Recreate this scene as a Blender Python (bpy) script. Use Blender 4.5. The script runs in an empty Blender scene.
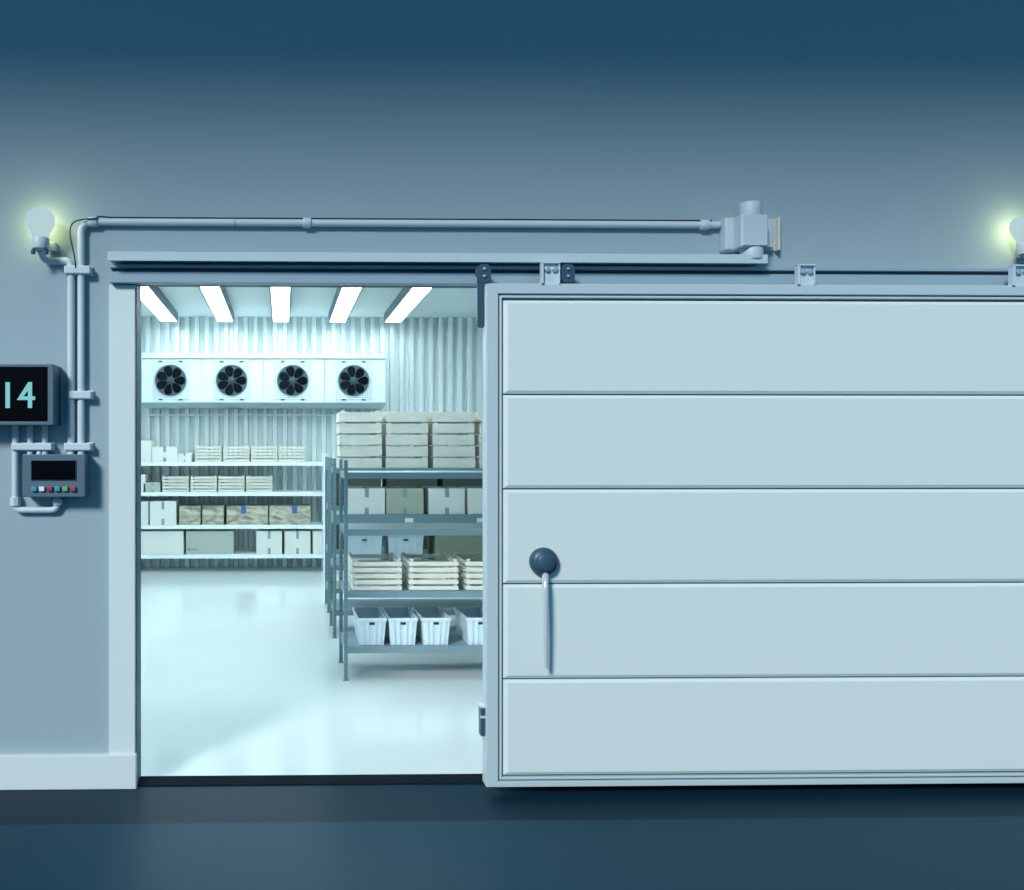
import bpy, bmesh, math, random
from mathutils import Vector, Matrix
random.seed(7)
PI = math.pi
scene = bpy.context.scene
COL = scene.collection

# ---------------------------------------------------------------- camera
F = 838.0; PX = 299.0; PY = 450.0; YAW = math.radians(-1.08); CAM = Vector((0, -4.0, 1.6))
cd = bpy.data.cameras.new('camera'); cam = bpy.data.objects.new('camera', cd); COL.objects.link(cam)
cd.sensor_fit = 'HORIZONTAL'; cd.sensor_width = 36.0; cd.lens = F * 36.0 / 1024.0
cd.shift_x = (512 - PX) / 1024.0; cd.shift_y = (PY - 445) / 1024.0
cam.location = CAM; cam.rotation_euler = (PI / 2, 0, YAW)
scene.camera = cam

def at(px, py, Y):
    """real position on the plane y=Y of a point measured in the photo"""
    u = (px - PX) / F; v = (PY - py) / F
    t = (Y - CAM.y) / (u * math.sin(YAW) + math.cos(YAW))
    return (t * (u * math.cos(YAW) - math.sin(YAW)), CAM.z + t * v)
def ax(px, Y): return at(px, 450, Y)[0]
def az(py, Y, px=281): return at(px, py, Y)[1]

# ---------------------------------------------------------------- materials
def mat(name, col, rough=0.5, metal=0.0, spec=0.5, bump=0.0, bscale=40.0, var=0.0, vscale=3.0, emit=None, estr=0.0, coat=0.0):
    m = bpy.data.materials.new(name); m.use_nodes = True
    nt = m.node_tree; b = nt.nodes['Principled BSDF']
    b.inputs['Base Color'].default_value = (*col, 1); b.inputs['Roughness'].default_value = rough
    b.inputs['Metallic'].default_value = metal; b.inputs['Specular IOR Level'].default_value = spec
    if coat: b.inputs['Coat Weight'].default_value = coat; b.inputs['Coat Roughness'].default_value = .1
    tc = nt.nodes.new('ShaderNodeTexCoord')
    if var > 0:
        n = nt.nodes.new('ShaderNodeTexNoise'); n.inputs['Scale'].default_value = vscale; n.inputs['Detail'].default_value = 6
        r = nt.nodes.new('ShaderNodeMapRange'); r.inputs['To Min'].default_value = 1 - var; r.inputs['To Max'].default_value = 1 + var
        x = nt.nodes.new('ShaderNodeVectorMath'); x.operation = 'SCALE'; x.inputs[0].default_value = col
        nt.links.new(tc.outputs['Object'], n.inputs['Vector']); nt.links.new(n.outputs['Fac'], r.inputs['Value'])
        nt.links.new(r.outputs['Result'], x.inputs['Scale']); nt.links.new(x.outputs[0], b.inputs['Base Color'])
    if bump > 0:
        n = nt.nodes.new('ShaderNodeTexNoise'); n.inputs['Scale'].default_value = bscale; n.inputs['Detail'].default_value = 4
        k = nt.nodes.new('ShaderNodeBump'); k.inputs['Strength'].default_value = bump; k.inputs['Distance'].default_value = 0.002
        nt.links.new(tc.outputs['Object'], n.inputs['Vector']); nt.links.new(n.outputs['Fac'], k.inputs['Height'])
        nt.links.new(k.outputs['Normal'], b.inputs['Normal'])
    if emit: b.inputs['Emission Color'].default_value = (*emit, 1); b.inputs['Emission Strength'].default_value = estr
    return m

def wood_mat(name, c1, c2, scale=(3, 30, 30)):
    m = mat(name, c1, .7, spec=.25); nt = m.node_tree; b = nt.nodes['Principled BSDF']
    tc = nt.nodes.new('ShaderNodeTexCoord'); mp = nt.nodes.new('ShaderNodeMapping'); mp.inputs['Scale'].default_value = scale
    oi = nt.nodes.new('ShaderNodeObjectInfo')
    ad = nt.nodes.new('ShaderNodeVectorMath'); ad.operation = 'ADD'
    n = nt.nodes.new('ShaderNodeTexNoise'); n.inputs['Scale'].default_value = 1.6; n.inputs['Detail'].default_value = 5; n.inputs['Distortion'].default_value = 1.2
    cr = nt.nodes.new('ShaderNodeValToRGB'); cr.color_ramp.elements[0].color = (*c2, 1); cr.color_ramp.elements[1].color = (*c1, 1)
    cr.color_ramp.elements[0].position = .35; cr.color_ramp.elements[1].position = .6
    nt.links.new(tc.outputs['Object'], mp.inputs['Vector']); nt.links.new(mp.outputs[0], ad.inputs[0]); nt.links.new(oi.outputs['Location'], ad.inputs[1])
    nt.links.new(ad.outputs[0], n.inputs['Vector']); nt.links.new(n.outputs['Fac'], cr.inputs['Fac']); nt.links.new(cr.outputs['Color'], b.inputs['Base Color'])
    return m

def rack_mat(name, col):
    """painted steel upright with a row of punched holes"""
    m = mat(name, col, .4, spec=.4); nt = m.node_tree; b = nt.nodes['Principled BSDF']
    tc = nt.nodes.new('ShaderNodeTexCoord'); s = nt.nodes.new('ShaderNodeSeparateXYZ'); nt.links.new(tc.outputs['Object'], s.inputs[0])
    f = nt.nodes.new('ShaderNodeMath'); f.operation = 'FRACT'
    k = nt.nodes.new('ShaderNodeMath'); k.operation = 'MULTIPLY'; k.inputs[1].default_value = 25
    nt.links.new(s.outputs['Z'], k.inputs[0]); nt.links.new(k.outputs[0], f.inputs[0])
    g = nt.nodes.new('ShaderNodeMath'); g.operation = 'GREATER_THAN'; g.inputs[1].default_value = .62; nt.links.new(f.outputs[0], g.inputs[0])
    mx = nt.nodes.new('ShaderNodeMix'); mx.data_type = 'RGBA'; mx.inputs[6].default_value = (*col, 1); mx.inputs[7].default_value = (col[0]*.88, col[1]*.88, col[2]*.88, 1)
    nt.links.new(g.outputs[0], mx.inputs[0]); nt.links.new(mx.outputs[2], b.inputs['Base Color'])
    return m

M = {}
M['wall'] = mat('blue_grey_plaster', (.335, .445, .49), .75, spec=.25, bump=.08, bscale=60, var=.02, vscale=1.2)
M['trim'] = mat('pale_painted_trim', (.68, .78, .79), .55, spec=.3, var=.01)
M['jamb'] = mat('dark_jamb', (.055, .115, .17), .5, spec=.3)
M['door'] = mat('door_panel_white', (.69, .785, .77), .45, spec=.35, var=.008, vscale=.8)
M['doorframe'] = mat('door_frame_grey', (.50, .62, .65), .4, spec=.4)
M['doorline'] = mat('door_gasket_dark', (.10, .17, .22), .6, spec=.2)
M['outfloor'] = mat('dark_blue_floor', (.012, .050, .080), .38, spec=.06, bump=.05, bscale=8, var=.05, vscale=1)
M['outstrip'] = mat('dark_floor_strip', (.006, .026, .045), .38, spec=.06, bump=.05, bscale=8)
M['infloor'] = mat('pale_epoxy_floor', (.60, .69, .70), .13, spec=.8, var=.015, vscale=1.5)
M['corr'] = mat('corrugated_white_steel', (.77, .87, .89), .2, spec=.6, var=.01)
M['ceil'] = mat('cold_ceiling', (.72, .80, .82), .7, spec=.2)
M['lightbody'] = mat('lamp_housing_grey', (.13, .20, .24), .5)
M['diffuser'] = mat('lamp_diffuser', (.9, .95, .95), .5, emit=(.86, 1.0, 1.03), estr=11)
M['conduit'] = mat('conduit_grey', (.60, .70, .74), .42, spec=.4, bump=.03)
M['hood'] = mat('hood_blue_grey', (.52, .65, .70), .45, spec=.35)
M['sill'] = mat('black_rubber_sill', (.008,.014,.02), .9, spec=.02)
M['track'] = mat('track_steel', (.30, .42, .50), .42, spec=.45)
M['groove'] = mat('track_groove_dark', (.04, .08, .12), .6)
M['bracket'] = mat('bracket_pale_steel', (.56, .68, .75), .4, spec=.5)
M['bolt'] = mat('bolt_steel', (.62, .72, .78), .28, metal=.6)
M['dark'] = mat('dark_blue_steel', (.035, .085, .13), .42, spec=.45)
M['darker'] = mat('black_plastic', (.012, .018, .026), .4)
M['bezel'] = mat('bezel_slate', (.10, .165, .215), .4, spec=.4)
M['screen'] = mat('screen_black', (.0008, .001, .003), .3, spec=.08)
M['digit'] = mat('digit_cyan', (.03, .06, .06), .5, emit=(.20, .62, .66), estr=.8)
M['chrome'] = mat('chrome_handle', (.72, .80, .84), .2, metal=.35, coat=.5)
M['motor'] = mat('motor_grey', (.52, .62, .68), .45, spec=.4)
M['cream'] = mat('cream_plate', (.72, .70, .60), .5)
M['cable'] = mat('black_cable', (.02, .03, .04), .5)
M['unit'] = mat('cooler_white_enamel', (.68, .80, .82), .35, spec=.5)
M['unitgrey'] = mat('cooler_tray_grey', (.42, .56, .60), .45)
M['fanback'] = mat('fan_back_grey', (.07, .12, .15), .5)
M['fan'] = mat('fan_blade_dark', (.003, .008, .012), .7, spec=.06)
M['hub'] = mat('fan_hub_teal', (.025, .06, .08), .6)
M['rackw'] = mat('white_rack_enamel', (.76, .88, .90), .35, spec=.5)
M['rackg'] = mat('grey_rack_enamel', (.17, .265, .305), .4, spec=.4)
M['rackgp'] = rack_mat('grey_rack_upright', (.17, .265, .305))
M['deck'] = mat('galvanised_deck', (.24, .35, .40), .4, metal=.2)
M['tag'] = mat('white_tag', (.8, .86, .86), .5)
M['carton'] = mat('white_carton', (.68, .73, .70), .75, spec=.15, var=.03, vscale=6)
M['cartontan'] = mat('tan_carton', (.40, .45, .38), .8, spec=.15, var=.04, vscale=6)
M['cartongrey'] = mat('grey_green_carton', (.40, .46, .42), .8, spec=.15, var=.03, vscale=6)
M['olive'] = mat('olive_carton', (.24, .29, .22), .8, spec=.15, var=.15, vscale=9)
M['shadefill'] = mat('shade_fill_carton', (.07, .095, .085), .85, spec=.1, var=.1, vscale=9)  # dark colour paints the shade seen in the gaps between goods
M['tape'] = mat('grey_tape', (.22, .31, .33), .5)
M['ink'] = mat('printed_mark', (.16, .22, .22), .8)
M['wood'] = wood_mat('pale_crate_wood', (.68, .70, .64), (.58, .60, .54))
M['wrapwood'] = wood_mat('wrapped_kraft', (.54, .52, .42), (.20, .22, .19), (3, 3, 7))
M['bluelabel'] = mat('blue_label', (.04, .13, .33), .5)
M['bin'] = mat('pale_blue_plastic', (.60, .74, .80), .4, spec=.45)
for nm, c in (('b_cyan', (.06, .33, .42)), ('b_white', (.85, .9, .92)), ('b_red', (.42, .03, .09)), ('b_green', (.16, .46, .12)), ('b_pink', (.40, .05, .14))):
    M[nm] = mat('button_' + nm[2:], c, .35)
def bulb_mat():
    m = bpy.data.materials.new('frosted_bulb_glass'); m.use_nodes = True; nt = m.node_tree; nt.nodes.clear()
    o = nt.nodes.new('ShaderNodeOutputMaterial'); t = nt.nodes.new('ShaderNodeBsdfTransparent'); e = nt.nodes.new('ShaderNodeEmission')
    x = nt.nodes.new('ShaderNodeMixShader'); x.inputs[0].default_value = .8
    e.inputs['Color'].default_value = (.53, .72, .79, 1); e.inputs['Strength'].default_value = .85
    nt.links.new(t.outputs[0], x.inputs[1]); nt.links.new(e.outputs[0], x.inputs[2]); nt.links.new(x.outputs[0], o.inputs['Surface'])
    return m
M['bulb'] = bulb_mat()

# ---------------------------------------------------------------- mesh helpers
class MB:
    def __init__(s): s.bm = bmesh.new()
    def box(s, x0, x1, y0, y1, z0, z1, bev=0.0, seg=2):
        t = bmesh.new(); bmesh.ops.create_cube(t, size=1)
        for v in t.verts:
            v.co = Vector(((x0+x1)/2 + v.co.x*(x1-x0), (y0+y1)/2 + v.co.y*(y1-y0), (z0+z1)/2 + v.co.z*(z1-z0)))
        if bev > 0: bmesh.ops.bevel(t, geom=t.edges[:], offset=bev, segments=seg, affect='EDGES', profile=.5)
        s._add(t); return s
    def _add(s, t):
        me = bpy.data.meshes.new('t'); t.to_mesh(me); t.free(); s.bm.from_mesh(me); bpy.data.meshes.remove(me)
    def cyl(s, c, r, h, axis='Z', n=32, bev=0.0, r2=None):
        t = bmesh.new(); bmesh.ops.create_cone(t, cap_ends=True, segments=n, radius1=r, radius2=r if r2 is None else r2, depth=h)
        if bev > 0:
            es = [e for e in t.edges if abs(e.verts[0].co.z - e.verts[1].co.z) < 1e-6]
            bmesh.ops.bevel(t, geom=es, offset=bev, segments=2, affect='EDGES', profile=.5)
        R = {'Z': Matrix(), 'X': Matrix.Rotation(PI/2, 4, 'Y'), 'Y': Matrix.Rotation(PI/2, 4, 'X')}[axis]
        bmesh.ops.transform(t, matrix=Matrix.Translation(c) @ R, verts=t.verts); s._add(t); return s
    def prism(s, pts, axis, a0, a1):
        """extrude a polygon: axis 'Y' takes (x,z) points, 'X' takes (y,z) points, 'Z' takes (x,y)"""
        t = s.bm
        def mk(p, a): return {'Y': (p[0], a, p[1]), 'X': (a, p[0], p[1]), 'Z': (p[0], p[1], a)}[axis]
        A = [t.verts.new(mk(p, a0)) for p in pts]; B = [t.verts.new(mk(p, a1)) for p in pts]
        fs = [t.faces.new(A), t.faces.new(B[::-1])]; n = len(pts)
        for i in range(n): fs.append(t.faces.new((A[i], B[i], B[(i+1) % n], A[(i+1) % n])))
        bmesh.ops.recalc_face_normals(t, faces=fs); return s
    def tube(s, path, r, n=14, cap=True):
        t = s.bm; P = [Vector(p) for p in path]; rings = []; up = None
        for i, p in enumerate(P):
            d = (P[min(i+1, len(P)-1)] - P[max(i-1, 0)]).normalized()
            if up is None: up = Vector((0, 1, 0)) if abs(d.y) < .9 else Vector((1, 0, 0))
            a = d.cross(up).normalized(); b = a.cross(d).normalized(); up = b
            rr = r[i] if isinstance(r, (list, tuple)) else r
            rings.append([t.verts.new(p + rr*(math.cos(2*PI*k/n)*a + math.sin(2*PI*k/n)*b)) for k in range(n)])
        fs = []
        for i in range(len(rings)-1):
            for k in range(n): fs.append(t.faces.new((rings[i][k], rings[i][(k+1) % n], rings[i+1][(k+1) % n], rings[i+1][k])))
        if cap: fs.append(t.faces.new(rings[0][::-1])); fs.append(t.faces.new(rings[-1]))
        bmesh.ops.recalc_face_normals(t, faces=fs); return s
    def lathe(s, prof, c, axis='Z', n=32):
        t = s.bm; c = Vector(c); rings = []
        for r, h in prof:
            ring = []
            for k in range(n):
                a = 2*PI*k/n; x, y = max(r, 1e-4)*math.cos(a), max(r, 1e-4)*math.sin(a)
                ring.append(t.verts.new(c + Vector({'Z': (x, y, h), 'Y': (x, h, y), 'X': (h, x, y)}[axis])))
            rings.append(ring)
        fs = []
        for i in range(len(rings)-1):
            for k in range(n): fs.append(t.faces.new((rings[i][k], rings[i][(k+1) % n], rings[i+1][(k+1) % n], rings[i+1][k])))
        fs.append(t.faces.new(rings[0][::-1])); fs.append(t.faces.new(rings[-1]))
        bmesh.ops.recalc_face_normals(t, faces=fs); return s

def wloc(o):
    v = Vector((0, 0, 0))
    while o: v += o.location; o = o.parent
    return v
def obj(name, mb, m, parent=None, smooth=False, local=False, **props):
    me = bpy.data.meshes.new(name)
    if parent and not local: bmesh.ops.translate(mb.bm, vec=-wloc(parent), verts=mb.bm.verts)
    mb.bm.to_mesh(me); mb.bm.free(); me.materials.append(M[m] if isinstance(m, str) else m)
    if smooth:
        for p in me.polygons: p.use_smooth = True
        try: me.set_sharp_from_angle(angle=math.radians(40))
        except Exception: pass
    o = bpy.data.objects.new(name, me); COL.objects.link(o)
    if parent: o.parent = parent
    for k, v in props.items(): o[k] = v
    return o
def thing(name, label, cat, loc=(0, 0, 0), group=None):
    o = bpy.data.objects.new(name, None); COL.objects.link(o); o.location = loc; o.empty_display_size = .1
    o['label'] = label; o['category'] = cat
    if group: o['group'] = group
    return o
def struct(name, mb, m, **k):
    o = obj(name, mb, m, **k); o['kind'] = 'structure'; return o
def dup(root, loc, label, group=None):
    r = root.copy(); COL.objects.link(r); r.location = loc; r['label'] = label
    if group: r['group'] = group
    for ch in list(root.children):
        c = ch.copy(); COL.objects.link(c); c.parent = r
        for g in ch.children:
            d = g.copy(); COL.objects.link(d); d.parent = c
    return r
class Maker:
    """first call uses the prototype itself, later calls copy it"""
    def __init__(s, proto): s.p = proto; s.used = False
    def put(s, loc, label, group):
        if not s.used:
            s.used = True; s.p.location = loc; s.p['label'] = label; s.p['group'] = group; return s.p
        return dup(s.p, loc, label, group)

# ---------------------------------------------------------------- shell
WT = .11
xo0 = ax(135, 0); xo1 = ax(505, 0); zo = az(285.8, .125)
RX0, RX1, RY1, RZ = -2.35, 4.3, 7.56, 3.43
struct('wall_front', MB().box(-6, xo0, 0, WT, -.0, 5.8).box(xo1, 9, 0, WT, 0, 5.8).box(xo0, xo1, 0, WT, zo, 5.8), 'wall')
# the three-sided lining of the opening
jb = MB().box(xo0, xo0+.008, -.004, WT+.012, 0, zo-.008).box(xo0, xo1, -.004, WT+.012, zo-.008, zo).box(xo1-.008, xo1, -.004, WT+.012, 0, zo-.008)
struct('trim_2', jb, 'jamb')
struct('trim_1', MB().box(ax(109, -.022), ax(135, -.022), -.022, 0, .125, az(285, -.03), .003), 'trim')
struct('baseboard_left', MB().box(-6, ax(136, -.035), -.035, 0, 0, az(755.5, -.035, 60), .004), 'trim')
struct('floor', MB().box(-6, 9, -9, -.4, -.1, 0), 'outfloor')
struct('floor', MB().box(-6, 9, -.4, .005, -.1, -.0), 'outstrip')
struct('floor', MB().box(RX0, RX1, .005, RY1+.06, -.1, 0.0), 'infloor')
struct('trim_3', MB().box(xo0, xo1, -.002, WT, 0, .006), 'sill')
struct('ceiling', MB().box(RX0, RX1, WT, RY1+.06, RZ, RZ+.1), 'ceil')
struct('ceiling', MB().box(-9, 9, -3.9, 0, 5.68, 5.8), 'wall')  # roof slab added out of view to shade the top of the front wall
struct('wall_side', MB().box(RX0-.1, RX0, WT, RY1+.06, 0, RZ), 'corr').name = 'wall_left'
struct('wall_right', MB().box(RX1, RX1+.1, WT, RY1+.06, 0, RZ), 'corr')
wb = MB(); per = .134; x = RX0; prof = []
while x < RX1:
    for dx, y in ((0, 0), (.056, 0), (.067, .075), (.123, .075)): prof.append((min(x+dx, RX1), RY1 - .0 - y + .0))
    x += per
prof.append((RX1, RY1))
pts = prof + [(RX1, RY1+.06), (RX0, RY1+.06)]
wb.prism(pts, 'Z', 0, RZ); struct('wall_back', wb, 'corr')

# ---------------------------------------------------------------- ceiling lights in the cold room
def light_fix():
    t = thing('ceiling_light', '', 'ceiling light', (0, 0, 0))
    obj('housing', MB().box(-.12, .12, -6.6, 0, -.115, 0, .004), 'lightbody', t, local=True)
    obj('diffuser', MB().box(-.10, .10, -6.58, -.012, -.118, -.10, .001), 'diffuser', t, local=True)
    return t
mk = Maker(light_fix())
nm5 = ['leftmost', 'second from left', 'middle', 'fourth from left', 'rightmost']
for i, px in enumerate((169.0, 225.2, 281, 337.5, 393.0)):
    mk.put((ax(px, 7.2), 7.2, RZ), 'long white ceiling light panel in the cold room, %s of the five' % nm5[i], 'cold room ceiling lights')

# ---------------------------------------------------------------- cooling units on the back wall
UY = 6.95; s = (UY+4)/F
UW = 61.0*s
def cooling_unit():
    t = thing('cooling_unit', '', 'cooling unit', (0, 0, 0))
    h = 43.5*s; D = .525; R = 16.3*s; q = 18.6*s; cx = -.02; cz = h/2
    obj('housing', MB().box(-UW/2+.002, UW/2-.002, .004, D, 0, h, .004), 'unit', t, local=True)
    # square grille panel with a round opening
    g = MB(); n = 48; t2 = g.bm; rings = []
    def sq(a):
        c, d = math.cos(a), math.sin(a); k = q/max(abs(c), abs(d)); return (c*k, d*k)
    for rr in range(4):
        ring = []
        for k in range(n):
            a = 2*PI*k/n + PI/4; X, Z = sq(a); rx, rz = R*math.cos(a), R*math.sin(a)
            if rr == 0: p = (X, 0.004, Z)
            elif rr == 1: p = (X, -.008, Z)
            elif rr == 2: p = (rx, -.008, rz)
            else: p = (rx, .003, rz)
            ring.append(t2.verts.new((p[0]+cx, p[1], p[2]+cz)))
        rings.append(ring)
    fs = [t2.faces.new((rings[i][k], rings[i][(k+1) % n], rings[i+1][(k+1) % n], rings[i+1][k])) for i in range(3) for k in range(n)]
    bmesh.ops.recalc_face_normals(t2, faces=fs)
    obj('grille_panel', g, M['perf'], t, local=True)
    obj('fan_ring', MB().lathe([(R*1.0, .003), (R*1.03, -.014), (R*.97, -.018), (R*.95, .003)], (cx, 0, cz), 'Y', 48), 'unitgrey', t, local=True, smooth=True)
    obj('back_disc', MB().cyl((cx, .0, cz), R*.96, .006, 'Y', 48), 'fanback', t, local=True)
    fan = obj('fan', MB().lathe([(.046, -.006), (.046, -.03), (.038, -.036), (0, -.038)], (cx, 0, cz), 'Y', 32), 'hub', t, local=True, smooth=True)
    for k in range(7):
        a = 2*PI*k/7; bl = MB(); b = bl.bm
        bmesh.ops.create_uvsphere(b, u_segments=20, v_segments=12, radius=1)
        bmesh.ops.scale(b, vec=(.070, .006, .068), verts=b.verts)
        for v in b.verts: v.co.x += 0; v.co.z *= .78 + .22*(v.co.x/.066)*1.2
        bmesh.ops.rotate(b, cent=(0, 0, 0), matrix=Matrix.Rotation(math.radians(14), 3, 'X'), verts=b.verts)
        bmesh.ops.translate(b, vec=(.112*R/.2, 0, 0), verts=b.verts)
        bmesh.ops.rotate(b, cent=(0, 0, 0), matrix=Matrix.Rotation(-a, 3, 'Y'), verts=b.verts)
        bmesh.ops.translate(b, vec=(cx, -.018, cz), verts=b.verts)
        obj('blade', bl, 'fan', fan, local=True, smooth=True)
    for sx in (-1, 1):
        for sz in (-1, 1):
            obj('slot', MB().box(cx+sx*10*s-.026, cx+sx*10*s+.026, -.011, .004, cz+sz*18.9*s-.009, cz+sz*18.9*s+.009, .003), 'darker', t, local=True)
    return t
def perf_mat():
    m = mat('perforated_enamel', (.74, .88, .90), .4); nt = m.node_tree; b = nt.nodes['Principled BSDF']
    tc = nt.nodes.new('ShaderNodeTexCoord'); sp = nt.nodes.new('ShaderNodeSeparateXYZ'); nt.links.new(tc.outputs['Object'], sp.inputs[0])
    outs = []
    for ax_ in ('X', 'Z'):
        k = nt.nodes.new('ShaderNodeMath'); k.operation = 'MULTIPLY'; k.inputs[1].default_value = 42; nt.links.new(sp.outputs[ax_], k.inputs[0])
        f = nt.nodes.new('ShaderNodeMath'); f.operation = 'FRACT'; nt.links.new(k.outputs[0], f.inputs[0])
        g = nt.nodes.new('ShaderNodeMath'); g.operation = 'GREATER_THAN'; g.inputs[1].default_value = .5; nt.links.new(f.outputs[0], g.inputs[0]); outs.append(g)
    a = nt.nodes.new('ShaderNodeMath'); a.operation = 'MULTIPLY'; nt.links.new(outs[0].outputs[0], a.inputs[0]); nt.links.new(outs[1].outputs[0], a.inputs[1])
    mx = nt.nodes.new('ShaderNodeMix'); mx.data_type = 'RGBA'; mx.inputs[6].default_value = (.74, .88, .90, 1); mx.inputs[7].default_value = (.05, .10, .13, 1)
    nt.links.new(a.outputs[0], mx.inputs[0]); nt.links.new(mx.outputs[2], b.inputs['Base Color']); return m
M['perf'] = perf_mat()
mk = Maker(cooling_unit())
zu = az(402.5, UY); nm4 = ['leftmost', 'second from left', 'third from left', 'rightmost']
for i in range(4):
    mk.put((ax(172.2+61.0*i, UY), UY, zu), 'white cooling unit with round black fan, %s of four' % nm4[i], 'cooling units on the back wall')
xa, xb = ax(141.7, UY), ax(386, UY)
t = thing('cooler_canopy', 'white ledge running along the top of the four cooling units', 'ledge', ((xa+xb)/2, UY, az(358.6, UY)))
obj('fascia', MB().box(xa, xb, UY-.02, RY1-.08, az(358.6, UY), az(353.5, UY), .004), 'unit', t)
t = thing('drip_tray', 'grey tray along the underside of the four cooling units', 'tray', ((xa+xb)/2, UY+.3, az(409, UY+.5)))
z1 = zu; z0 = zu-.055
obj('pan', MB().prism([(UY+.05, z1), (UY+.25, z0), (RY1-.085, z0), (RY1-.085, z1)], 'X', xa, xb), 'unitgrey', t)
for xx in (xa+.05, (xa+xb)/2, xb-.05): obj('bracket', MB().box(xx-.012, xx+.012, RY1-.13, RY1-.0751, z0-.1, z0), 'unit', t)
ry = RY1-.14; zr = az(415, ry)
t = thing('wall_rail', 'thin white rail on the back wall below the cooling units', 'rail', ((xa+xb)/2, ry, zr))
obj('bar', MB().box(ax(141, ry)-.3, ax(386, ry), ry-.012, ry+.012, zr-.010, zr+.010, .004), 'unit', t)
for px in (170, 260, 350): obj('bracket', MB().box(ax(px, ry)-.01, ax(px, ry)+.01, ry, RY1-.078, zr-.008, zr+.008), 'unit', t)
hoses = []
for i, px in enumerate((195, 254, 313)):
    y = ry-.02; x = ax(px, y); z = az(411.5, y)
    path = [(x-.035+.07*k/16, y-.01, z0-.0 - (z0-zr-.01)*k/16 + .012*math.sin(k/16*2*PI)) for k in range(17)]
    o = obj('drain_hose', MB().tube(path, .005, 8), 'unit', smooth=True)
    o['label'] = 'small curled white drain hose under the cooling units, %s of three' % ['leftmost', 'middle', 'rightmost'][i]; o['category'] = 'hose'; o['group'] = 'drain hoses'

# ---------------------------------------------------------------- racks
SH = (.235, .62, 1.05, 1.445)
def rack(name, label, x0, x1, y0, y1, ztop, pm, sm, dk, lip=.045, pw=.026, tags=None, biglip=None):
    t = thing(name, label, 'shelving rack', ((x0+x1)/2, (y0+y1)/2, 0))
    for X in (x0, x1-pw):
        for Y in (y0, y1-pw):
            b = MB().box(X, X+pw, Y, Y+.006, 0, ztop).box(X, X+.006, Y, Y+pw, 0, ztop) if False else MB().box(X, X+pw, Y, Y+pw, .006, ztop, .002)
            p = obj('post', b, pm, t)
            obj('foot', MB().box(X-.006, X+pw+.006, Y-.006, Y+pw+.006, 0, .008), sm, p)
    for i, z in enumerate(SH):
        l = biglip if (biglip and i == 2) else lip
        b = MB().box(x0+pw, x1-pw, y0+.003, y0+.02, z-l, z, .002).box(x0+pw, x1-pw, y1-.02, y1-.003, z-l, z)
        sh = obj('shelf', b.box(x0+.006, x0+.02, y0+pw, y1-pw, z-l, z).box(x1-.02, x1-.006, y0+pw, y1-pw, z-l, z), sm, t)
        obj('deck', MB().box(x0+.02, x1-.02, y0+.02, y1-.02, z-.018, z-.002), dk, sh)
        for Y in (y0, y1-pw):   # bolted gusset at the left upright
            obj('gusset', MB().prism([(Y+pw if Y == y0 else Y, z-l-.06), (Y+pw if Y == y0 else Y, z-l), (Y+pw+.06 if Y == y0 else Y-.06, z-l)], 'X', x0+.008, x0+.014), dk, sh)
        if tags and i == 2:
            for (a, c) in tags: obj('tag', MB().box(a, c, y0-.002, y0+.004, z-l+.018, z-l+.055), 'tag', sh, label='white shelf tag')
    return t
ax0, RA0, RA1 = ax(344.1, 1.80), 1.80, 2.32
L = 2.05
rack('storage_rack', 'grey steel storage rack nearest the doorway, holding bins and slatted crates', ax0, ax0+L, RA0, RA1, 1.53, 'rackgp', 'rackg', 'deck')
RB0, RB1 = 3.12, 3.65
rack('storage_rack', 'grey steel storage rack right behind the nearest one, with stacked trays on top', ax(333.3, RB0), ax0+L, RB0, RB1, 1.53, 'rackgp', 'rackg', 'deck', biglip=.085,
     tags=((ax(405, RB0), ax(413.3, RB0)), (ax(477, RB0), ax(486, RB0))))
rack('storage_rack', 'grey steel storage rack farthest back of the three grey ones', ax(327.6, 4.23), ax0+L, 4.23, 4.75, 1.53, 'rackgp', 'rackg', 'deck')
LY0, LY1 = 6.96, 7.47
rack('wall_shelving', 'white enamelled shelving along the back wall, below the cooling units', RX0+.05, ax(327, LY0), LY0, LY1, 1.56, 'rackw', 'rackw', 'rackw', lip=.052, pw=.05)

# ---------------------------------------------------------------- goods
def crate_proto():
    t = thing('wooden_crate', '', 'crate'); w, d, h = .345, .44, .222
    def sl(axis, c):
        b = MB(); n = 5; p = (h-.012)/n
        for k in range(n):
            z0 = .004+k*p + (0 if k else .0); z1 = z0+p*(.70)
            if k == 0: z1 = z0+p*.66
            if axis == 'X': b.box(-w/2, w/2, c, c+.009, z0, z1, .0015)
            else: b.box(c, c+.009, .010, d-.010, z0, z1, .0015)
        return b
    obj('side', sl('X', 0), 'wood', t, local=True); obj('side', sl('X', d-.009), 'wood', t, local=True)
    obj('side', sl('Y', -w/2), 'wood', t, local=True); obj('side', sl('Y', w/2-.009), 'wood', t, local=True)
    for sx in (-1, 1):
        for y in (.0095, d-.0305):
            x = sx*(w/2-.0205); obj('corner_post', MB().box(x-.010, x+.010, y, y+.021, .003, h-.004), 'wood', t, local=True)
    obj('base', MB().box(-w/2+.01, w/2-.01, .01, d-.01, .0, .012), 'wood', t, local=True)
    return t
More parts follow.
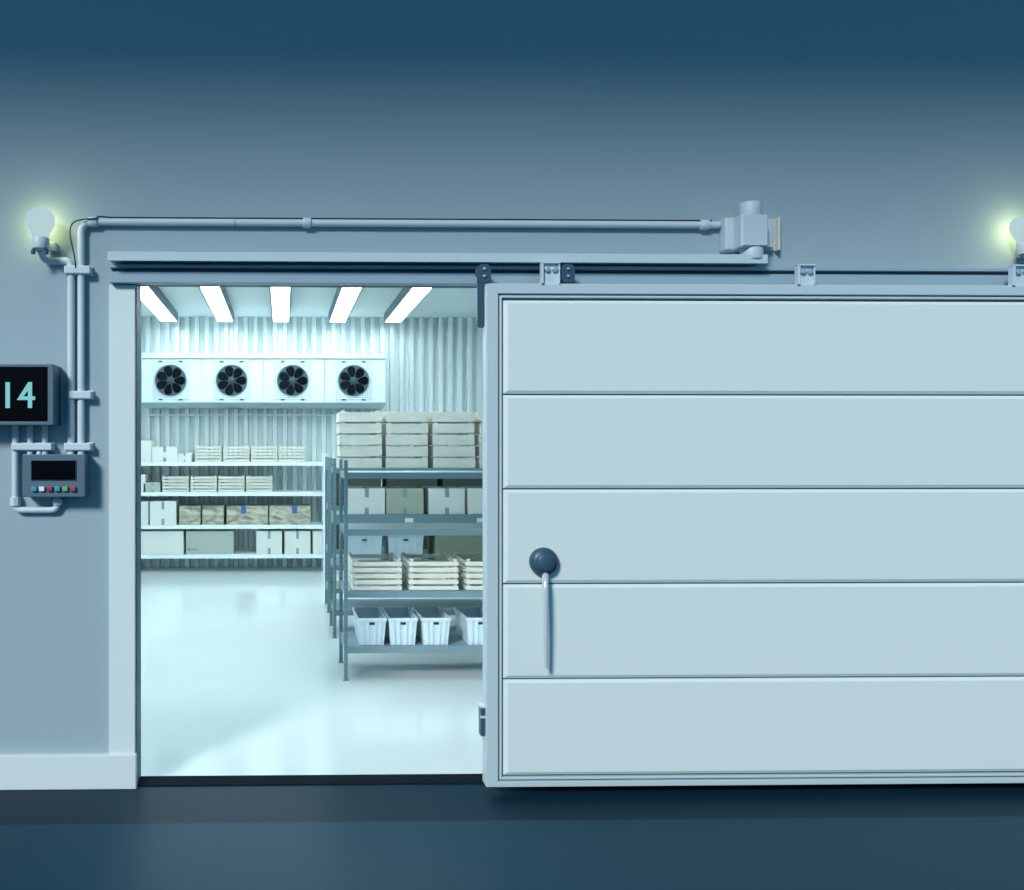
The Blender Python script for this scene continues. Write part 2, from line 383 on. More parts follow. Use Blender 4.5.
def tray_proto():
    t = thing('wooden_tray', '', 'tray'); w, d, h = .36, .44, .098
    obj('front_board', MB().box(-w/2, w/2, 0, .010, .002, .085, .0015), 'wood', t, local=True)
    obj('rear_board', MB().box(-w/2, w/2, d-.010, d, .002, .090, .0015), 'wood', t, local=True)
    for sx in (-1, 1):
        x = sx*(w/2-.005); obj('side_board', MB().box(x-.005, x+.005, .0105, d-.0105, .002, .088, .001), 'wood', t, local=True)
        for y in (.011, d-.041):
            x2 = sx*(w/2-.03); obj('corner_post', MB().box(x2-.019, x2+.019, y, y+.03, .003, h-.0005), 'wood', t, local=True)
    obj('base', MB().box(-w/2+.011, w/2-.011, .042, d-.042, .0, .007), 'wood', t, local=True)
    return t
def bin_proto(name, w, d, h):
    t = thing(name, '', 'plastic bin'); b = MB(); bm = b.bm; tp = .014
    def ring(W, D0, D1, z): return [bm.verts.new(p) for p in ((-W/2, D0, z), (W/2, D0, z), (W/2, D1, z), (-W/2, D1, z))]
    o0 = ring(w-2*tp-.012, tp+.006, d-tp-.006, .0); o1 = ring(w-.012, .006, d-.006, h-.018)
    i1 = ring(w-.022, .011, d-.011, h-.004); i0 = ring(w-2*tp-.022, tp+.011, d-tp-.011, .006)
    o2 = ring(w-.012, .006, d-.006, h-.004)
    fs = [bm.faces.new(o0[::-1]), bm.faces.new(i0)]
    for A, B in ((o0, o1), (o1, o2), (o2, i1), (i1, i0)):
        for k in range(4): fs.append(bm.faces.new((A[k], A[(k+1) % 4], B[(k+1) % 4], B[k])))
    bmesh.ops.recalc_face_normals(bm, faces=fs)
    body = obj('body', b, 'bin', t, local=True)
    obj('rim', MB().box(-w/2, w/2, 0, .014, h-.024, h, .003).box(-w/2, w/2, d-.014, d, h-.024, h, .003)
        .box(-w/2, -w/2+.014, .01, d-.01, h-.024, h, .003).box(w/2-.014, w/2, .01, d-.01, h-.024, h, .003), 'bin', t, local=True)
    rb = MB()
    for k in (-.62, -.25, .25, .62):
        x = k*(w/2); x2 = k*(w/2-tp)
        rb.prism([(x-.006, h-.024), (x+.006, h-.024), (x2+.006, .004), (x2-.006, .004)], 'Y', -.002, .02)
    for v in rb.bm.verts:      # follow the taper of the wall
        f_ = (h-.024-v.co.z)/(h-.03); v.co.y += f_*tp
    obj('rib', rb, 'bin', body, local=True)
    obj('handle_slot', MB().box(-.021, .021, .0005, .014, h*.80-.008, h*.80+.008, .004), 'darker', t, local=True, label='dark handle slot')
    return t
def carton_proto(name, w, d, h, m, tape=True, seam=True, mark=None, tw=.035):
    t = thing(name, '', 'box')
    obj('body', MB().box(-w/2, w/2, 0, d, 0, h, .004), m, t, local=True)
    if seam: obj('flap', MB().box(-w/2+.003, -.0015, .003, d-.003, h-.001, h+.0025).box(.0015, w/2-.003, .003, d-.003, h-.001, h+.0025), m, t, local=True)
    if tape:
        obj('tape', MB().box(-tw/2, tw/2, -.002, .002, h*.67, h+.003).box(-tw/2, tw/2, -.002, d+.002, h+.001, h+.0045), 'tape', t, local=True)
        obj('tape', MB().box(-tw/2, tw/2, -.002, .002, .0, h*.26), 'tape', t, local=True)
    if mark:
        obj('printed_mark', MB().box(mark[0], mark[0]+.03, -.002, .002, .05, .08, .006).box(mark[0]+.045, mark[0]+.13, -.002, .002, .058, .068), 'ink', t, local=True)
    return t
def parcel_proto(w, h, label_x=None):
    t = thing('wrapped_parcel', '', 'parcel'); d = .4
    b = MB(); bm = b.bm; bmesh.ops.create_grid(bm, x_segments=1, y_segments=1, size=.5); bm.clear()
    bmesh.ops.create_cube(bm, size=1)
    bmesh.ops.subdivide_edges(bm, edges=bm.edges[:], cuts=9, use_grid_fill=True)
    rnd = random.Random(int(w*1000))
    for v in bm.verts:
        c = v.co.copy(); e = sum(1 for q in c if abs(abs(q)-.5) < 1e-4)
        k = .985 if e >= 2 else 1.0
        v.co = Vector((c.x*w*k, (c.y+.5)*d, (c.z+.5)*h*(k if c.z > 0 else 1)))
        if e == 1 and c.z > -.49: v.co += Vector((rnd.uniform(-1, 1), rnd.uniform(-1, 1), rnd.uniform(-1, 0)))*.005
    obj('body', b, 'wrapwood', t, local=True)
    sb = MB(); k = -w/2+.03
    sb.prism([(-w/2+.01, h*.2), (-w/2+.01, h*.23), (w/2-.01, h*.66), (w/2-.01, h*.63)], 'Y', -.008, .004)
    obj('wrap_fold', sb, 'carton' if False else 'wrapwood', t, local=True)
    if label_x is not None:
        obj('label', MB().box(label_x-.033, label_x+.033, -.011, .004, h*.6, h+.006).box(label_x-.033, label_x+.033, -.011, .10, h+.001, h+.006), 'bluelabel', t, local=True, label='blue label')
    return t
nth = ['leftmost', 'second', 'third', 'fourth', 'fifth']
crate = Maker(crate_proto()); tray = Maker(tray_proto())
# nearest rack: crates and bins
Y = RA0+.03
for i, px in enumerate((377.3, 434.0, 490.8)):
    crate.put((ax(px, Y-.02), Y-.015, SH[1]), 'open slatted pale crate on nearest grey rack, %s from its left end' % ['first', 'second', 'third'][i], 'slatted crates on the nearest grey rack')
bmk = Maker(bin_proto('plastic_bin', .208, .43, .192))
for i, px in enumerate((372.1, 403.2, 436.3, 481.0)):
    bmk.put((ax(px, Y), Y, SH[0]), 'small open pale plastic bin on bottom shelf of nearest grey rack, %s from left' % ['first', 'second', 'third', 'fourth'][i], 'small bins on the bottom shelf')
# second rack
Y = RB0+.03
for i, px in enumerate((361.0, 407.3, 454.0, 500.5)):
    for k in range(5):
        dx = random.uniform(-.004, .004)
        tray.put((ax(px, Y)+dx, Y+random.uniform(0, .006), SH[3]+.0985*k), 'shallow wooden tray on grey rack, %s of %s stack' % (['bottom', 'second from bottom', 'middle', 'second from top', 'top'][k], ['leftmost', 'second from left', 'third from left', 'rightmost'][i]), 'stacked trays on the grey rack')
bh = (512.8-487.3)/F*(Y+4)
c1 = Maker(carton_proto('cardboard_box', 36.6/F*(Y+4), .4, bh, 'carton')); c2 = carton_proto('cardboard_box', 37.5/F*(Y+4), .4, bh, 'cartontan')
c1.put((ax(366.8, Y), Y, SH[2]), 'white taped box at left end of grey rack shelf, left of a tan box', 'boxes on the grey rack')
c2.location = (ax(404.9, Y), Y, SH[2]); c2['label'] = 'tan taped box between white boxes on the grey rack'; c2['group'] = 'boxes on the grey rack'
c1.put((ax(447.0, Y), Y, SH[2]), 'white taped box just right of the tan box on grey rack', 'boxes on the grey rack')
c1.put((ax(486.0, Y), Y, SH[2]), 'white taped box touching the sliding door edge in view, right end of grey rack row', 'boxes on the grey rack')
b2 = Maker(bin_proto('plastic_tub', .315, .42, .262))
b2.put((ax(364.5, Y), Y, SH[1]), 'pale blue plastic tub behind the first slatted crate on the grey racks', 'plastic tubs on the second grey rack')
b2.put((ax(406.0, Y), Y, SH[1]), 'pale blue plastic tub beside the olive box, behind the slatted crates', 'plastic tubs on the second grey rack')
oc = carton_proto('cardboard_box', .62, .42, .262, 'olive', tape=False)
oc.location = (ax(471.5, Y), Y, SH[1]); oc['label'] = 'large olive brown box beside the pale tubs behind the slatted crates'
Yc_ = 4.26; fc = Maker(carton_proto('cardboard_box', .5, .4, .31, 'shadefill', tape=False))  # boxes added as dark filler, standing in for shade behind the second rack
for i, px in enumerate((356, 412, 468)):
    fc.put((ax(px, Yc_), Yc_, SH[2]), 'added dark box filling in shade on farthest grey rack behind the taped boxes, %s of three' % ['leftmost', 'middle', 'rightmost'][i], 'added shade boxes on the farthest grey rack')
for i, px in enumerate((356, 412, 468)):
    fc.put((ax(px, Yc_), Yc_, SH[1]), 'added dark box filling in shade on farthest grey rack behind the pale tubs, %s of three' % ['leftmost', 'middle', 'rightmost'][i], 'added shade boxes on the farthest grey rack')
# white shelving, contents
Y = LY0+.03; S = (Y+4)/F
GRP = 'goods on the white shelving'
for i, px in enumerate((208.3, 236.3, 264.3, 291.9)):
    crate.put((ax(px, Y), Y, SH[3]), 'pale slatted crate on top shelf of white shelving, %s of four' % nm4[i], 'slatted crates on the top white shelf')
for i, px in enumerate((175.5, 203.6, 231.4, 259.3)):
    crate.put((ax(px, Y), Y, SH[2]), 'pale slatted crate on second shelf from top of white shelving, %s of four' % nm4[i], 'slatted crates on the second white shelf')
def carton_px(p0, p1, top, sh, label, m='carton', tape=True, seam=True, mark=None, dz=0, d=.38, dy=0, tw=.035):
    w = (p1-p0)*S; h = az(top, Y)-sh-dz
    c = carton_proto('cardboard_box', w, d, h, m, tape, seam, mark, tw); c.location = (ax((p0+p1)/2, Y), Y+dy, sh+dz); c['label'] = label; c['group'] = GRP; return c
carton_px(128, 151.3, 440.8, SH[3], 'tall white box at left end of top white shelf beside the doorway edge', tape=False)
carton_px(151.9, 177.4, 446.8, SH[3], 'white box with grey tape on top white shelf, right of the tallest one')
carton_px(177.8, 191.5, 453.2, SH[3], 'smallest white taped box on top white shelf, left of the crates', tw=.02)
carton_px(126, 143.2, 484, SH[2], 'white low box under a small white box on second white shelf', tape=False)
carton_px(126, 145.0, 474.5, SH[2], 'small white box lying on another low box at doorway edge, second white shelf', tape=False, dz=az(484, Y)-SH[2]+.004, seam=False)
carton_px(145.3, 160.0, 482.5, SH[2], 'small grey green taped box left of crates on second white shelf', 'cartongrey', tw=.03)
carton_px(124, 148.2, 501.3, SH[1], 'white box half hidden by doorway edge on third white shelf', tape=False)
carton_px(149.8, 176.0, 501.3, SH[1], 'white box with grey tape left of the wrapped parcels')
carton_px(122, 183.4, 531, SH[0], 'large wide white box at left end of bottom white shelf', tape=False, mark=(.03))if False else carton_px(122, 183.4, 531, SH[0], 'large wide white box at left end of bottom white shelf', tape=False, seam=False)
carton_px(186, 233.6, 531, SH[0], 'large grey green box with small printed mark on bottom white shelf', 'cartongrey', tape=False, seam=False, mark=(-.29,))
carton_px(256.4, 282.0, 531.3, SH[0], 'white box with grey tape on bottom white shelf, just right of the gap')
carton_px(284.6, 310.4, 531.3, SH[0], 'white taped box on bottom white shelf between two other white boxes')
carton_px(312.8, 322.6, 531.3, SH[0], 'narrow white box at right end of bottom white shelf', tape=False)
ph = az(505.8, Y)-SH[1]
for (p0, p1, lx, lab) in ((179, 200.7, None, 'small brown film wrapped parcel with diagonal fold, right of a white box'),
                          (202, 223.8, None, 'small brown wrapped parcel between a small and a wide parcel'),
                          (226.4, 268.2, -.05, 'wide brown wrapped parcel with blue label left of its middle'),
                          (269.2, 311.0, .06, 'wide brown wrapped parcel with blue label at right end of its shelf')):
    w = (p1-p0)*S; p = parcel_proto(w-.004, ph, lx); p.location = (ax((p0+p1)/2, Y), Y, SH[1]); p['label'] = lab; p['group'] = 'wrapped parcels on the third white shelf'

# ---------------------------------------------------------------- sliding door
DY = -.16; DT = .075
dx0 = ax(486.3, DY); dx1 = dx0+3.2; dz0 = az(787.3, DY, 500); dz1 = az(283.3, DY, 500)
k = (4+DY)/F
door = bpy.data.objects.new('door_1', None); COL.objects.link(door); door.location = ((dx0+dx1)/2, DY, dz0); door['kind'] = 'structure'
door['label'] = 'big white sliding cold room door with five wide horizontal panels'
fr = MB(); fw = 12.2*k; ft = 10.3*k; fb = 5.5*k
fr.box(dx0, dx0+fw, DY, DY+DT, dz0, dz1, .0035).box(dx1-fw, dx1, DY, DY+DT, dz0, dz1, .0035)
fr.box(dx0+fw-.004, dx1-fw+.004, DY, DY+DT, dz1-ft, dz1, .0035).box(dx0+fw-.004, dx1-fw+.004, DY, DY+DT, dz0, dz0+fb, .003)
obj('frame', fr, 'doorframe', door)
obj('back_board', MB().box(dx0+.01, dx1-.01, DY+.022, DY+DT-.004, dz0+.01, dz1-.01), 'doorline', door)
ix0, ix1, iz0, iz1 = dx0+fw, dx1-fw, dz0+fb, dz1-ft
g = 1.5*k; rw = 2.5*k
a0, a1, c0, c1_ = ix0+g, ix1-g, iz0+g, iz1-g
rd = MB().box(a0, a0+rw, DY+.004, DY+.024, c0, c1_, .003).box(a1-rw, a1, DY+.004, DY+.024, c0, c1_, .003)
rd.box(a0+rw-.003, a1-rw+.003, DY+.004, DY+.024, c1_-rw, c1_, .003).box(a0+rw-.003, a1-rw+.003, DY+.004, DY+.024, c0, c0+rw, .003)
obj('moulding', rd, 'doorframe', door)
p0x, p1x = a0+rw+1.6*k, a1-rw-1.6*k
seams = [dz1-(299.2-283.3)*k, az(394.3, DY, 520), az(489, DY, 520), az(584.2, DY, 520), az(679.6, DY, 520), dz0+fb+g+rw+1.2*k]
for i in range(5):
    zt, zb = seams[i]-.8*k, seams[i+1]+.8*k
    b = MB(); bm = b.bm; e = .014; yo = DY+.004; yb = DY+.024
    # panel with sloped edges: outer ring sunk, inner face proud
    def R_(x0, x1, z0, z1, y): return [bm.verts.new(q) for q in ((x0, y, z0), (x1, y, z0), (x1, y, z1), (x0, y, z1))]
    A = R_(p0x, p1x, zb, zt, yb); B = R_(p0x, p1x, zb, zt, yo+.009); C_ = R_(p0x+e*1.4, p1x-e*1.4, zb+e, zt-e, yo)
    fs = [bm.faces.new(C_), bm.faces.new(A[::-1])]
    for P, Q in ((A, B), (B, C_)):
        for q in range(4): fs.append(bm.faces.new((P[q], P[(q+1) % 4], Q[(q+1) % 4], Q[q])))
    bmesh.ops.recalc_face_normals(bm, faces=fs)
    obj('panel', b, 'door', door)
# handle
hx, hz = at(545.0, 562.3, DY-.03); yf = DY+.004
hd = obj('door_handle', MB().lathe([(.064, yf), (.066, yf-.012), (.064, yf-.028), (.058, yf-.038), (.043, yf-.044), (.040, yf-.056), (.034, yf-.060), (0, yf-.062)], (hx, 0, hz), 'Y', 48), 'dark', door, smooth=True)
pts_ = []; rr = []
for i in range(25):
    u = i/24; z = hz-.052 - u*.425
    pr_ = .030 + .028*math.sin(min(u*6, 1)*PI/2) + .012*math.sin(u*PI); y = yf-pr_; pts_.append((hx+.012+.006*u-pr_*.33, y, z)); rr.append(.0145 - .0055*u if u < .97 else .008)
lv = MB().tube(pts_, rr, 16)
for v in lv.bm.verts: pass
obj('lever', lv, 'chrome', hd, smooth=True, label='chrome lever')
# floor guide shoe
gx0, gz1 = at(479.8, 706, DY+.04); gx1, gz0 = at(486, 735, DY+.04)
gd = obj('edge_latch', MB().box(gx0, dx0+.004, DY+.02, DY+DT-.01, gz0, gz1, .003), 'dark', door)
obj('latch_plate', MB().box(gx0-.002, dx0, DY+.015, DY+DT-.006, gz1-.003, gz1+.006, .001).box(gx0-.002, dx0, DY+.015, DY+.022, (gz0+gz1)/2+.018, (gz0+gz1)/2+.028), 'bracket', gd)
# hangers: pale clip plates with two bolts
def clip(px0, px1, ytop, ybot, j):
    Yc = DY-.002; x0, x1 = ax(px0, Yc), ax(px1, Yc); z1 = az(ytop, Yc, (px0+px1)/2); z0 = dz1-.002
    b = MB().box(x0+.010, x1-.006, Yc+.008, Yc+.016, z0, z1, .001).box(x0, x0+.010, Yc-.01, Yc+.022, z0, z1, .002).box(x1-.006, x1, Yc-.004, Yc+.022, z0, z1, .002)
    b.box(x0, x1, Yc-.01, Yc+.022, z1-.006, z1+.002, .002)
    h = obj('hanger_clip', b, 'bracket', door)
    for q in (.33, .72):
        obj('bolt', MB().cyl((x0+(x1-x0)*q, Yc+.001, z1-.030), .013, .016, 'Y', 20, .003), 'bolt', h, smooth=True)
clip(541, 560, 262.5, 283, 0); clip(797.2, 815, 264.8, 284, 1); clip(1012, 1031, 265.3, 285, 2)
# dark roller plates with two bolts
def roller(px0, px1, strap):
    Yc = DY-.006 if strap else DY+.01; x0, x1 = ax(px0, Yc), ax(px1, Yc); z1 = az(264, Yc, px0); z0 = az(282.5, Yc, px0)
    n = 10; w = x1-x0; c = (x0+x1)/2; cz = (z0+z1)/2; hh = (z1-z0)/2
    pts = [(c + math.copysign(abs(math.cos(2*PI*i/40))**.5, math.cos(2*PI*i/40))*w/2, cz + math.copysign(abs(math.sin(2*PI*i/40))**.75, math.sin(2*PI*i/40))*hh) for i in range(40)]
    b = MB().prism(pts, 'Y', Yc, Yc+.012)
    h = obj('roller_plate', b, 'dark', door)
    for q in (.74, .34):
        obj('bolt', MB().cyl((c, Yc-.004, z0+(z1-z0)*q), .0065, .01, 'Y', 14, .002), 'bolt', h, smooth=True)
    obj('roller', MB().cyl((c, Yc+.045, z1-.03), .032, .026, 'Y', 28, .004).cyl((c, Yc+.028, z1-.03), .012, .03, 'Y', 16), 'dark', h, smooth=True)
    if strap:
        xs1 = ax(484.8, Yc); zs = az(327.5, Yc, px0); n = 8; sx0 = ax(477.6, Yc)
        r_ = (xs1-sx0)/2*.7
        pts = [(sx0, cz), (xs1, cz), (xs1, zs+r_), (xs1-r_*.4, zs), (sx0+r_*.6, zs), (sx0, zs+r_)]
        obj('strap', MB().prism(pts, 'Y', Yc+.003, Yc+.018), 'dark', h)
roller(477.2, 491.2, True); roller(561.0, 575.0, False)

# ---------------------------------------------------------------- track and hood
tx0, tx1 = ax(109.5, -.06), 6.5
zt = az(272.2, -.06); zb = az(283, -.06); zu2 = az(264.6, -.06)
t = thing('door_track', 'long steel track the sliding door hangs from, running under the hood', 'rail', ((tx0+tx1)/2, -.03, zb))
obj('lower_rail', MB().box(tx0, tx1, -.06, 0, zb, zt, .002), 'track', t)
obj('groove', MB().box(tx0+.005, tx1-.005, -.035, 0, zt, zt+.019), 'groove', t)
obj('upper_rail', MB().box(tx0, tx1, -.055, 0, zt+.019, zu2, .002), 'track', t)
hd_ = -.125; hx0, hx1 = ax(107.5, hd_), ax(768, hd_); hz1 = az(252.2, hd_); hz0 = az(261.3, hd_)
t = thing('door_hood', 'long blue grey hood strip over the doorway and door track', 'hood', ((hx0+hx1)/2, hd_/2, hz0))
obj('fascia', MB().box(hx0, hx1, hd_, hd_+.006, hz0, hz1, .0015), 'hood', t)
obj('shelf_plate', MB().box(hx0, hx1, hd_+.005, 0, hz0+.012, hz0+.02), 'hood', t)

# ---------------------------------------------------------------- conduits
def arc(c, r, a0, a1, plane='XZ', y=0, n=10):
    return [(c[0]+r*math.cos(a0+(a1-a0)*i/n), y, c[1]+r*math.sin(a0+(a1-a0)*i/n)) for i in range(n+1)]
CY = -.022; cr = .0172
# right vertical + horizontal run to the motor
vx = ax(81.2, CY); hzc = az(223.0, CY, 300); vz0 = az(455, CY)
mx0 = ax(719, CY)
t = thing('conduit', 'pale conduit rising from control box, turning right and running to the motor', 'pipe', (vx, CY, vz0))
R0 = .05
path = [(vx, CY, vz0), (vx, CY, hzc-R0)] + arc((vx+R0, hzc-R0), R0, PI, PI/2, y=CY) + [(ax(90, CY), CY, hzc)]
obj('bend', MB().tube(path, cr*1.0, 18), 'conduit', t, smooth=True)
obj('run', MB().tube([(ax(90, CY), CY, hzc), (mx0, CY, hzc)], cr*.98, 18), 'conduit', t, smooth=True)
for p0, p1 in ((88.5, 97.5), (303, 311.2), (700, 708.5)):
    obj('collar', MB().cyl((ax((p0+p1)/2, CY), CY, hzc), cr*1.42, (p1-p0)*.0047, 'X', 24, .003).box(ax(p0+1, CY), ax(p1-1, CY), CY, 0, hzc-.012, hzc+.012), 'conduit', t, smooth=True)
obj('joint_ring', MB().cyl((ax(235, CY), CY, hzc), cr*1.05, .005, 'X', 24), 'track', t, smooth=True)
# cable on top of the run
cy = -.022; zc = hzc+.0215
t1 = [(ax(712, cy), cy, zc), (ax(500, cy), cy, zc), (ax(300, cy), cy, zc), (ax(110, cy), cy, zc), (ax(100, cy), cy-.01, zc+.0015)]
wp = [(95, 218.6), (88, 219.0), (80, 220), (75, 221.5), (71.5, 225), (70, 231), (70.6, 238), (72.2, 246), (74, 254), (75.3, 262), (75.6, 268)]
for px, py in wp: q = at(px, py, -.05); t1.append((q[0], -.05, q[1]))
def smooth_path(P, m=5):
    P = [Vector(p) for p in P]; out = []
    for i in range(len(P)-1):
        a, b, c, d = P[max(i-1, 0)], P[i], P[i+1], P[min(i+2, len(P)-1)]
        for j in range(m):
            u = j/m; out.append(.5*((2*b)+(c-a)*u+(2*a-5*b+4*c-d)*u*u+(3*b-a-3*c+d)*u**3))
    return out+[P[-1]]
t1 = t1[:3] + smooth_path(t1[3:])
o = obj('cable', MB().tube(t1, .0035, 8), 'cable', smooth=True); o['label'] = 'thin black cable along the top conduit, looping down beside the wall lamp'; o['category'] = 'cable'
# left vertical conduit with the lamp arm
lx = ax(71.0, CY); az0 = az(260.8, CY, 60); ex = ax(43.5, CY)
t = thing('conduit', 'pale conduit rising from control box and bending left to the wall lamp', 'pipe', (lx, CY, vz0))
R1 = .028
path = [(lx, CY, vz0), (lx, CY, az0-R1)] + arc((lx-R1, az0-R1), R1, 0, PI/2, y=CY) + [(ex+.05, CY, az0)]
e2 = [(ex+.03, CY, az0), (ex+.012, CY-.006, az0+.004), (ex+.002, CY-.018, az0+.014), (ex, CY-.032, az0+.03), (ex-.002, CY-.055, az(249, -.088, 42))]
obj('bend', MB().tube(path+e2, cr, 18), 'conduit', t, smooth=True)
def clamp(x0, x1, py0, py1, label, y0=CY, name='pipe_clamp', grp='pipe clamps'):
    a = ax(x0, y0-.03); b_ = ax(x1, y0-.03); z1 = az(py0, y0-.03); z0 = az(py1, y0-.03)
    t = thing(name, label, 'clamp', ((a+b_)/2, 0, z0), grp)
    obj('strap', MB().box(a, b_, y0-.028, 0, z0, z1, .006), 'conduit', t)
    for x in (a+.018, b_-.018) if False else (): pass
    obj('rim', MB().box(a-.004, b_+.004, -.012, 0, z0-.004, z1+.004, .003), 'conduit', t)
clamp(63.5, 90, 266, 274.3, 'pale clamp holding both vertical conduits just below the wall lamp')
clamp(68, 91, 391, 399, 'pale clamp on the two conduits just right of the temperature display')
clamp(63.5, 90.5, 443, 450.5, 'pale clamp on two conduits where they enter the control box')
clamp(10.5, 51.5, 443, 450.3, 'wide pale clamp holding three conduits under the temperature display')
# pipes below the display
zt_ = az(424, CY, 30)
for px, z0p, lab in ((30.2, 455, 'short conduit from display to control box, left one of two'), (45.0, 455, 'short conduit from display to control box, right one of two')):
    x = ax(px, CY); o = obj('conduit', MB().tube([(x, CY, az(z0p, CY, 30)), (x, CY, zt_)], .0145, 16), 'conduit', smooth=True)
    o['label'] = lab; o['category'] = 'pipe'; o['group'] = 'conduits under the display'
x1_ = ax(15.3, CY); x2_ = ax(57.5, CY); zz = az(510, CY, 30)
t = thing('conduit', 'pale conduit dropping from display and looping under the control box', 'pipe', (x1_, CY, zz))
r_ = .028
path = [(x1_, CY, zt_), (x1_, CY, zz+r_)] + arc((x1_+r_, zz+r_), r_, PI, 1.5*PI, y=CY) + arc((x2_-r_, zz+r_), r_, -PI/2, 0, y=CY) + [(x2_, CY, az(496, CY, 30))]
obj('bend', MB().tube(path, .0155, 18), 'conduit', t, smooth=True)
obj('collar', MB().cyl((x1_, CY, az(501.5, CY, 30)), .0255, .042, 'Z', 8, .003), 'conduit', t)
obj('collar', MB().cyl((x2_, CY, az(502, CY, 30)), .024, .028, 'Z', 8, .003), 'conduit', t)

# ---------------------------------------------------------------- temperature display and control box
Yd = -.135; fx1 = ax(53.3, Yd); z1 = az(364, Yd, 30); z0 = az(425, Yd, 30); fx0 = fx1-.62
t = thing('temperature_display', 'slate wall display with black screen showing cyan digits 14', 'display', ((fx0+fx1)/2, 0, z0))
obj('case', MB().box(fx0, fx1, Yd+.012, 0, z0, z1, .004), 'bezel', t)
bz = .026
obj('bezel', MB().box(fx0, fx0+bz, Yd, Yd+.014, z0, z1, .003).box(fx1-bz, fx1, Yd, Yd+.014, z0, z1, .003).box(fx0+bz-.004, fx1-bz+.004, Yd, Yd+.014, z1-.014, z1, .003).box(fx0+bz-.004, fx1-bz+.004, Yd, Yd+.014, z0, z0+.016, .003), 'bezel', t)
obj('screen', MB().box(fx0+bz-.002, fx1-bz+.002, Yd+.006, Yd+.012, z0+.014, z1-.012), 'screen', t)
Yg = Yd+.004
def P(px, py): return at(px, py, Yg)
b = MB(); b.prism([P(5.4, 382.2), P(9.8, 382.2), P(9.8, 408), P(5.4, 408)], 'Y', Yg, Yg+.003); obj('digit', b, 'digit', t)
b = MB()
b.prism([P(27.8, 384), P(32.0, 384), P(32.0, 408), P(27.8, 408)], 'Y', Yg, Yg+.003)
b.prism([P(20.5, 396.3), P(35.0, 396.3), P(35.0, 400.0), P(16.8, 400.0)], 'Y', Yg+.0002, Yg+.003)
b.prism([P(28.2, 382.0), P(32.0, 382.0), P(32.0, 384.8), P(20.8, 399.9), P(16.8, 399.9)], 'Y', Yg+.0001, Yg+.003)
obj('digit', b, 'digit', t)
Yc = -.095; x0 = ax(22.3, Yc); x1 = ax(85, Yc); z1 = az(454.3, Yc, 50); z0 = az(497, Yc, 50)
t = thing('control_box', 'slate control box with blank black screen and six coloured buttons', 'control panel', ((x0+x1)/2, 0, z0))
obj('case', MB().box(x0, x1, Yc, 0, z0, z1, .004), 'bezel', t)
q0 = at(30.8, 459.8, Yc); q1 = at(76.6, 480.6, Yc)
obj('screen_surround', MB().box(q0[0], q1[0], Yc-.004, Yc+.002, q1[1], q0[1], .002), 'dark', t)
obj('screen', MB().box(q0[0]+.004, q1[0]-.004, Yc-.006, Yc, q1[1]+.004, q0[1]-.004, .001), 'screen', t)
for i, (c, nm) in enumerate((('b_cyan', 'cyan'), ('b_white', 'white'), ('b_red', 'crimson'), ('b_cyan', 'cyan'), ('b_green', 'green'), ('b_pink', 'pink'))):
    px = 33.8+7.78*i; qa = at(px-2.7, 486.6, Yc-.012); qb = at(px+2.7, 491.2, Yc-.012)
    obj('button', MB().box(qa[0], qb[0], Yc-.014, Yc, qb[1], qa[1], .002), c, t, label=nm+' button')
q = at(39, 452.3, -.06)
obj('knob', MB().lathe([(.004, -.002), (.011, 0), (.012, .006), (.009, .012), (.003, .014)], (q[0], -.06, z1), 'Z', 20), 'trim', t, smooth=True, label='small white knob')

# ---------------------------------------------------------------- motor
def MP(px, Y): return ax(px, Y)
t = thing('door_motor', 'grey door motor with square housing at right end of hood', 'motor', (ax(750, -.1), 0, az(250, -.1, 750)))
Ym = -.135
cz0, cz1 = az(246.8, Ym, 752), az(213.8, Ym, 752)
obj('housing', MB().box(ax(741.3, Ym), ax(768.5, Ym), Ym, -.03, cz0, cz1, .008), 'motor', t)
obj('front_cover', MB().box(ax(743, Ym), ax(767, Ym), Ym-.005, Ym+.002, cz0+.006, cz1-.004, .002), 'motor', t)
ys = -.075; sx0, sx1 = ax(718.5, 0), ax(742.0, ys); sz0, sz1 = az(249.5, ys, 730), az(216.5, ys, 730)
obj('gearbox', MB().box(sx0, sx1, ys+.01, 0, sz0, sz1, .010, 3).cyl(((sx0+sx1)/2-.005, ys+.035, (sz0+sz1)/2), (sx1-sx0)*.30, sz1-sz0-.004, 'Z', 28, .003), 'motor', t, smooth=True)
obj('top_cap', MB().cyl((ax(750.2, -.085), -.085, (cz1+az(203.5, -.085, 750))/2), .0485, az(203.5, -.085, 750)-cz1+.004, 'Z', 32, .006), 'motor', t, smooth=True)
obj('lower_collar', MB().cyl((ax(751.5, -.085), -.085, (cz0+hz1)/2-.008), .050, cz0-hz1+.022, 'Z', 32, .004), 'motor', t, smooth=True)
pz0, pz1 = az(249, -.06, 775), az(216, -.06, 775)
obj('side_box', MB().box(ax(764, -.05), ax(773, -.05), -.05, 0, pz0+.01, pz1-.01, .003), 'motor', t)
obj('side_plate', MB().box(ax(777.8, -.04), ax(779.8, -.04), -.045, 0, pz0, pz1, .001), 'cream', t, label='thin cream side plate')
obj('screw', MB().cyl((ax(762.3, -.1), -.1, cz1+.002), .008, .012, 'Z', 14), 'dark', t)
obj('back_plate', MB().box(sx0+.01, ax(779, 0), -.012, 0, pz0+.005, pz1-.005, .002), 'motor', t)

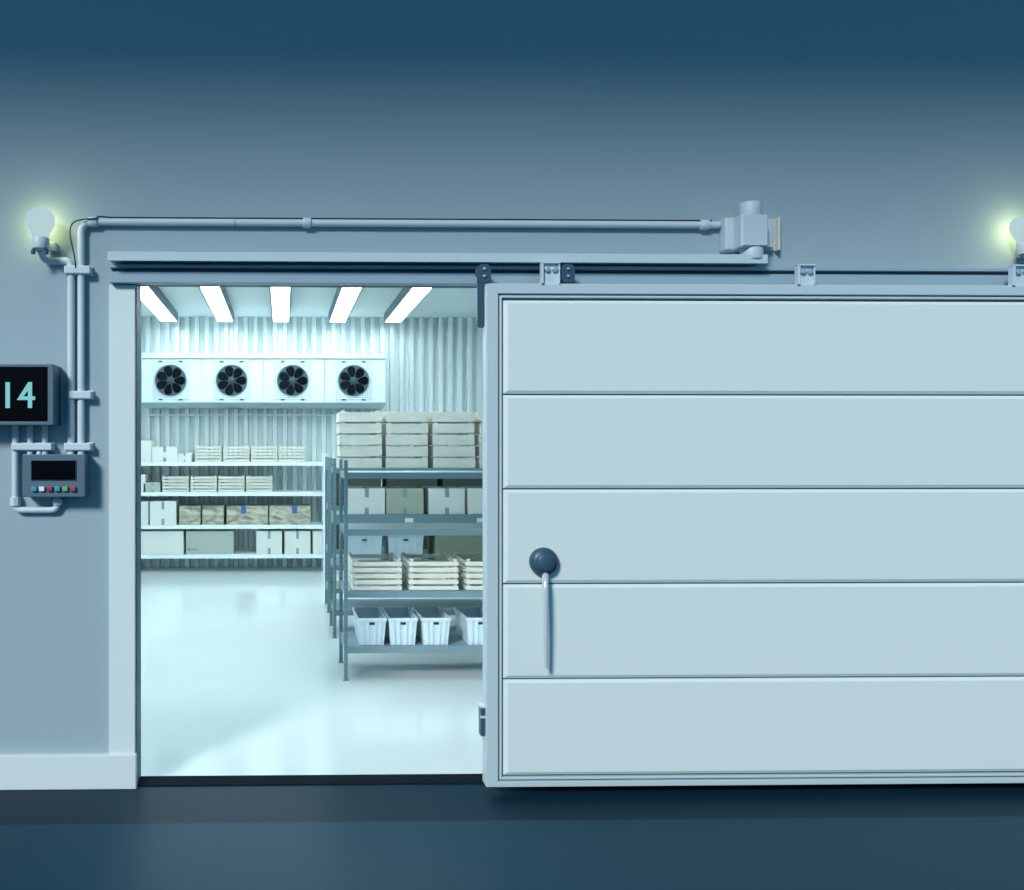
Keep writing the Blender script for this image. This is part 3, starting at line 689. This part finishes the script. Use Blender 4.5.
# ---------------------------------------------------------------- wall lamps
def lamp(px, pyb, label, lamp_y=-.088):
    x = ax(px, lamp_y); zs1 = az(pyb, lamp_y, px); t = thing('wall_lamp', label, 'lamp', (x, lamp_y, zs1-.06), 'wall lamps')
    obj('socket', MB().lathe([(.026, -.058), (.038, -.052), (.040, -.046), (.040, -.003), (.038, 0), (0, 0)], (x, lamp_y, zs1), 'Z', 36), 'conduit', t, smooth=True)
    obj('bracket', MB().box(x+.022, x+.058, lamp_y+.045, -.0, zs1-.05, zs1-.006, .004), 'conduit', t)
    for sx in (-.03, .03): obj('nut', MB().cyl((x+sx, lamp_y-.012, zs1-.068), .011, .018, 'Z', 12), 'dark', t)
    pr = [(.036, 0), (.038, .008), (.044, .024), (.055, .045), (.063, .068), (.0655, .088), (.0625, .106), (.052, .121), (.036, .131), (.018, .136), (0, .137)]
    obj('bulb', MB().lathe(pr, (x, lamp_y, zs1), 'Z', 40), 'bulb', t, smooth=True)
    ld = bpy.data.lights.new('bulb_light', 'POINT'); ld.energy = LAMP; ld.color = (1.0, .93, .36); ld.shadow_soft_size = .045
    lo = bpy.data.objects.new('bulb_light', ld); COL.objects.link(lo); lo.parent = t; lo.location = (0, .01, .06+.078)
LAMP = 4.4
lamp(40.5, 238, 'glowing white bulb wall lamp on conduit arm at left above display')
lamp(1027, 243.5, 'glowing white bulb wall lamp at right edge above the sliding door')

# ---------------------------------------------------------------- lights and world
sd = bpy.data.lights.new('sun', 'SUN'); sd.energy = 2.95; sd.angle = math.radians(12); sd.color = (.97, 1.0, 1.0)
so = bpy.data.objects.new('sun', sd); COL.objects.link(so)
so.rotation_euler = Vector((.68, 1, -.72)).to_track_quat('-Z', 'Y').to_euler(); so.location = (-3, -6, 6)
w = bpy.data.worlds.new('world'); scene.world = w; w.use_nodes = True
w.node_tree.nodes['Background'].inputs[0].default_value = (.078, .26, .44, 1); w.node_tree.nodes['Background'].inputs[1].default_value = 1.0
vs = scene.view_settings; scene.display_settings.display_device = 'sRGB'
vs.view_transform = 'Standard'; vs.look = 'None'; vs.exposure = 0; vs.gamma = 1; vs.use_curve_mapping = False
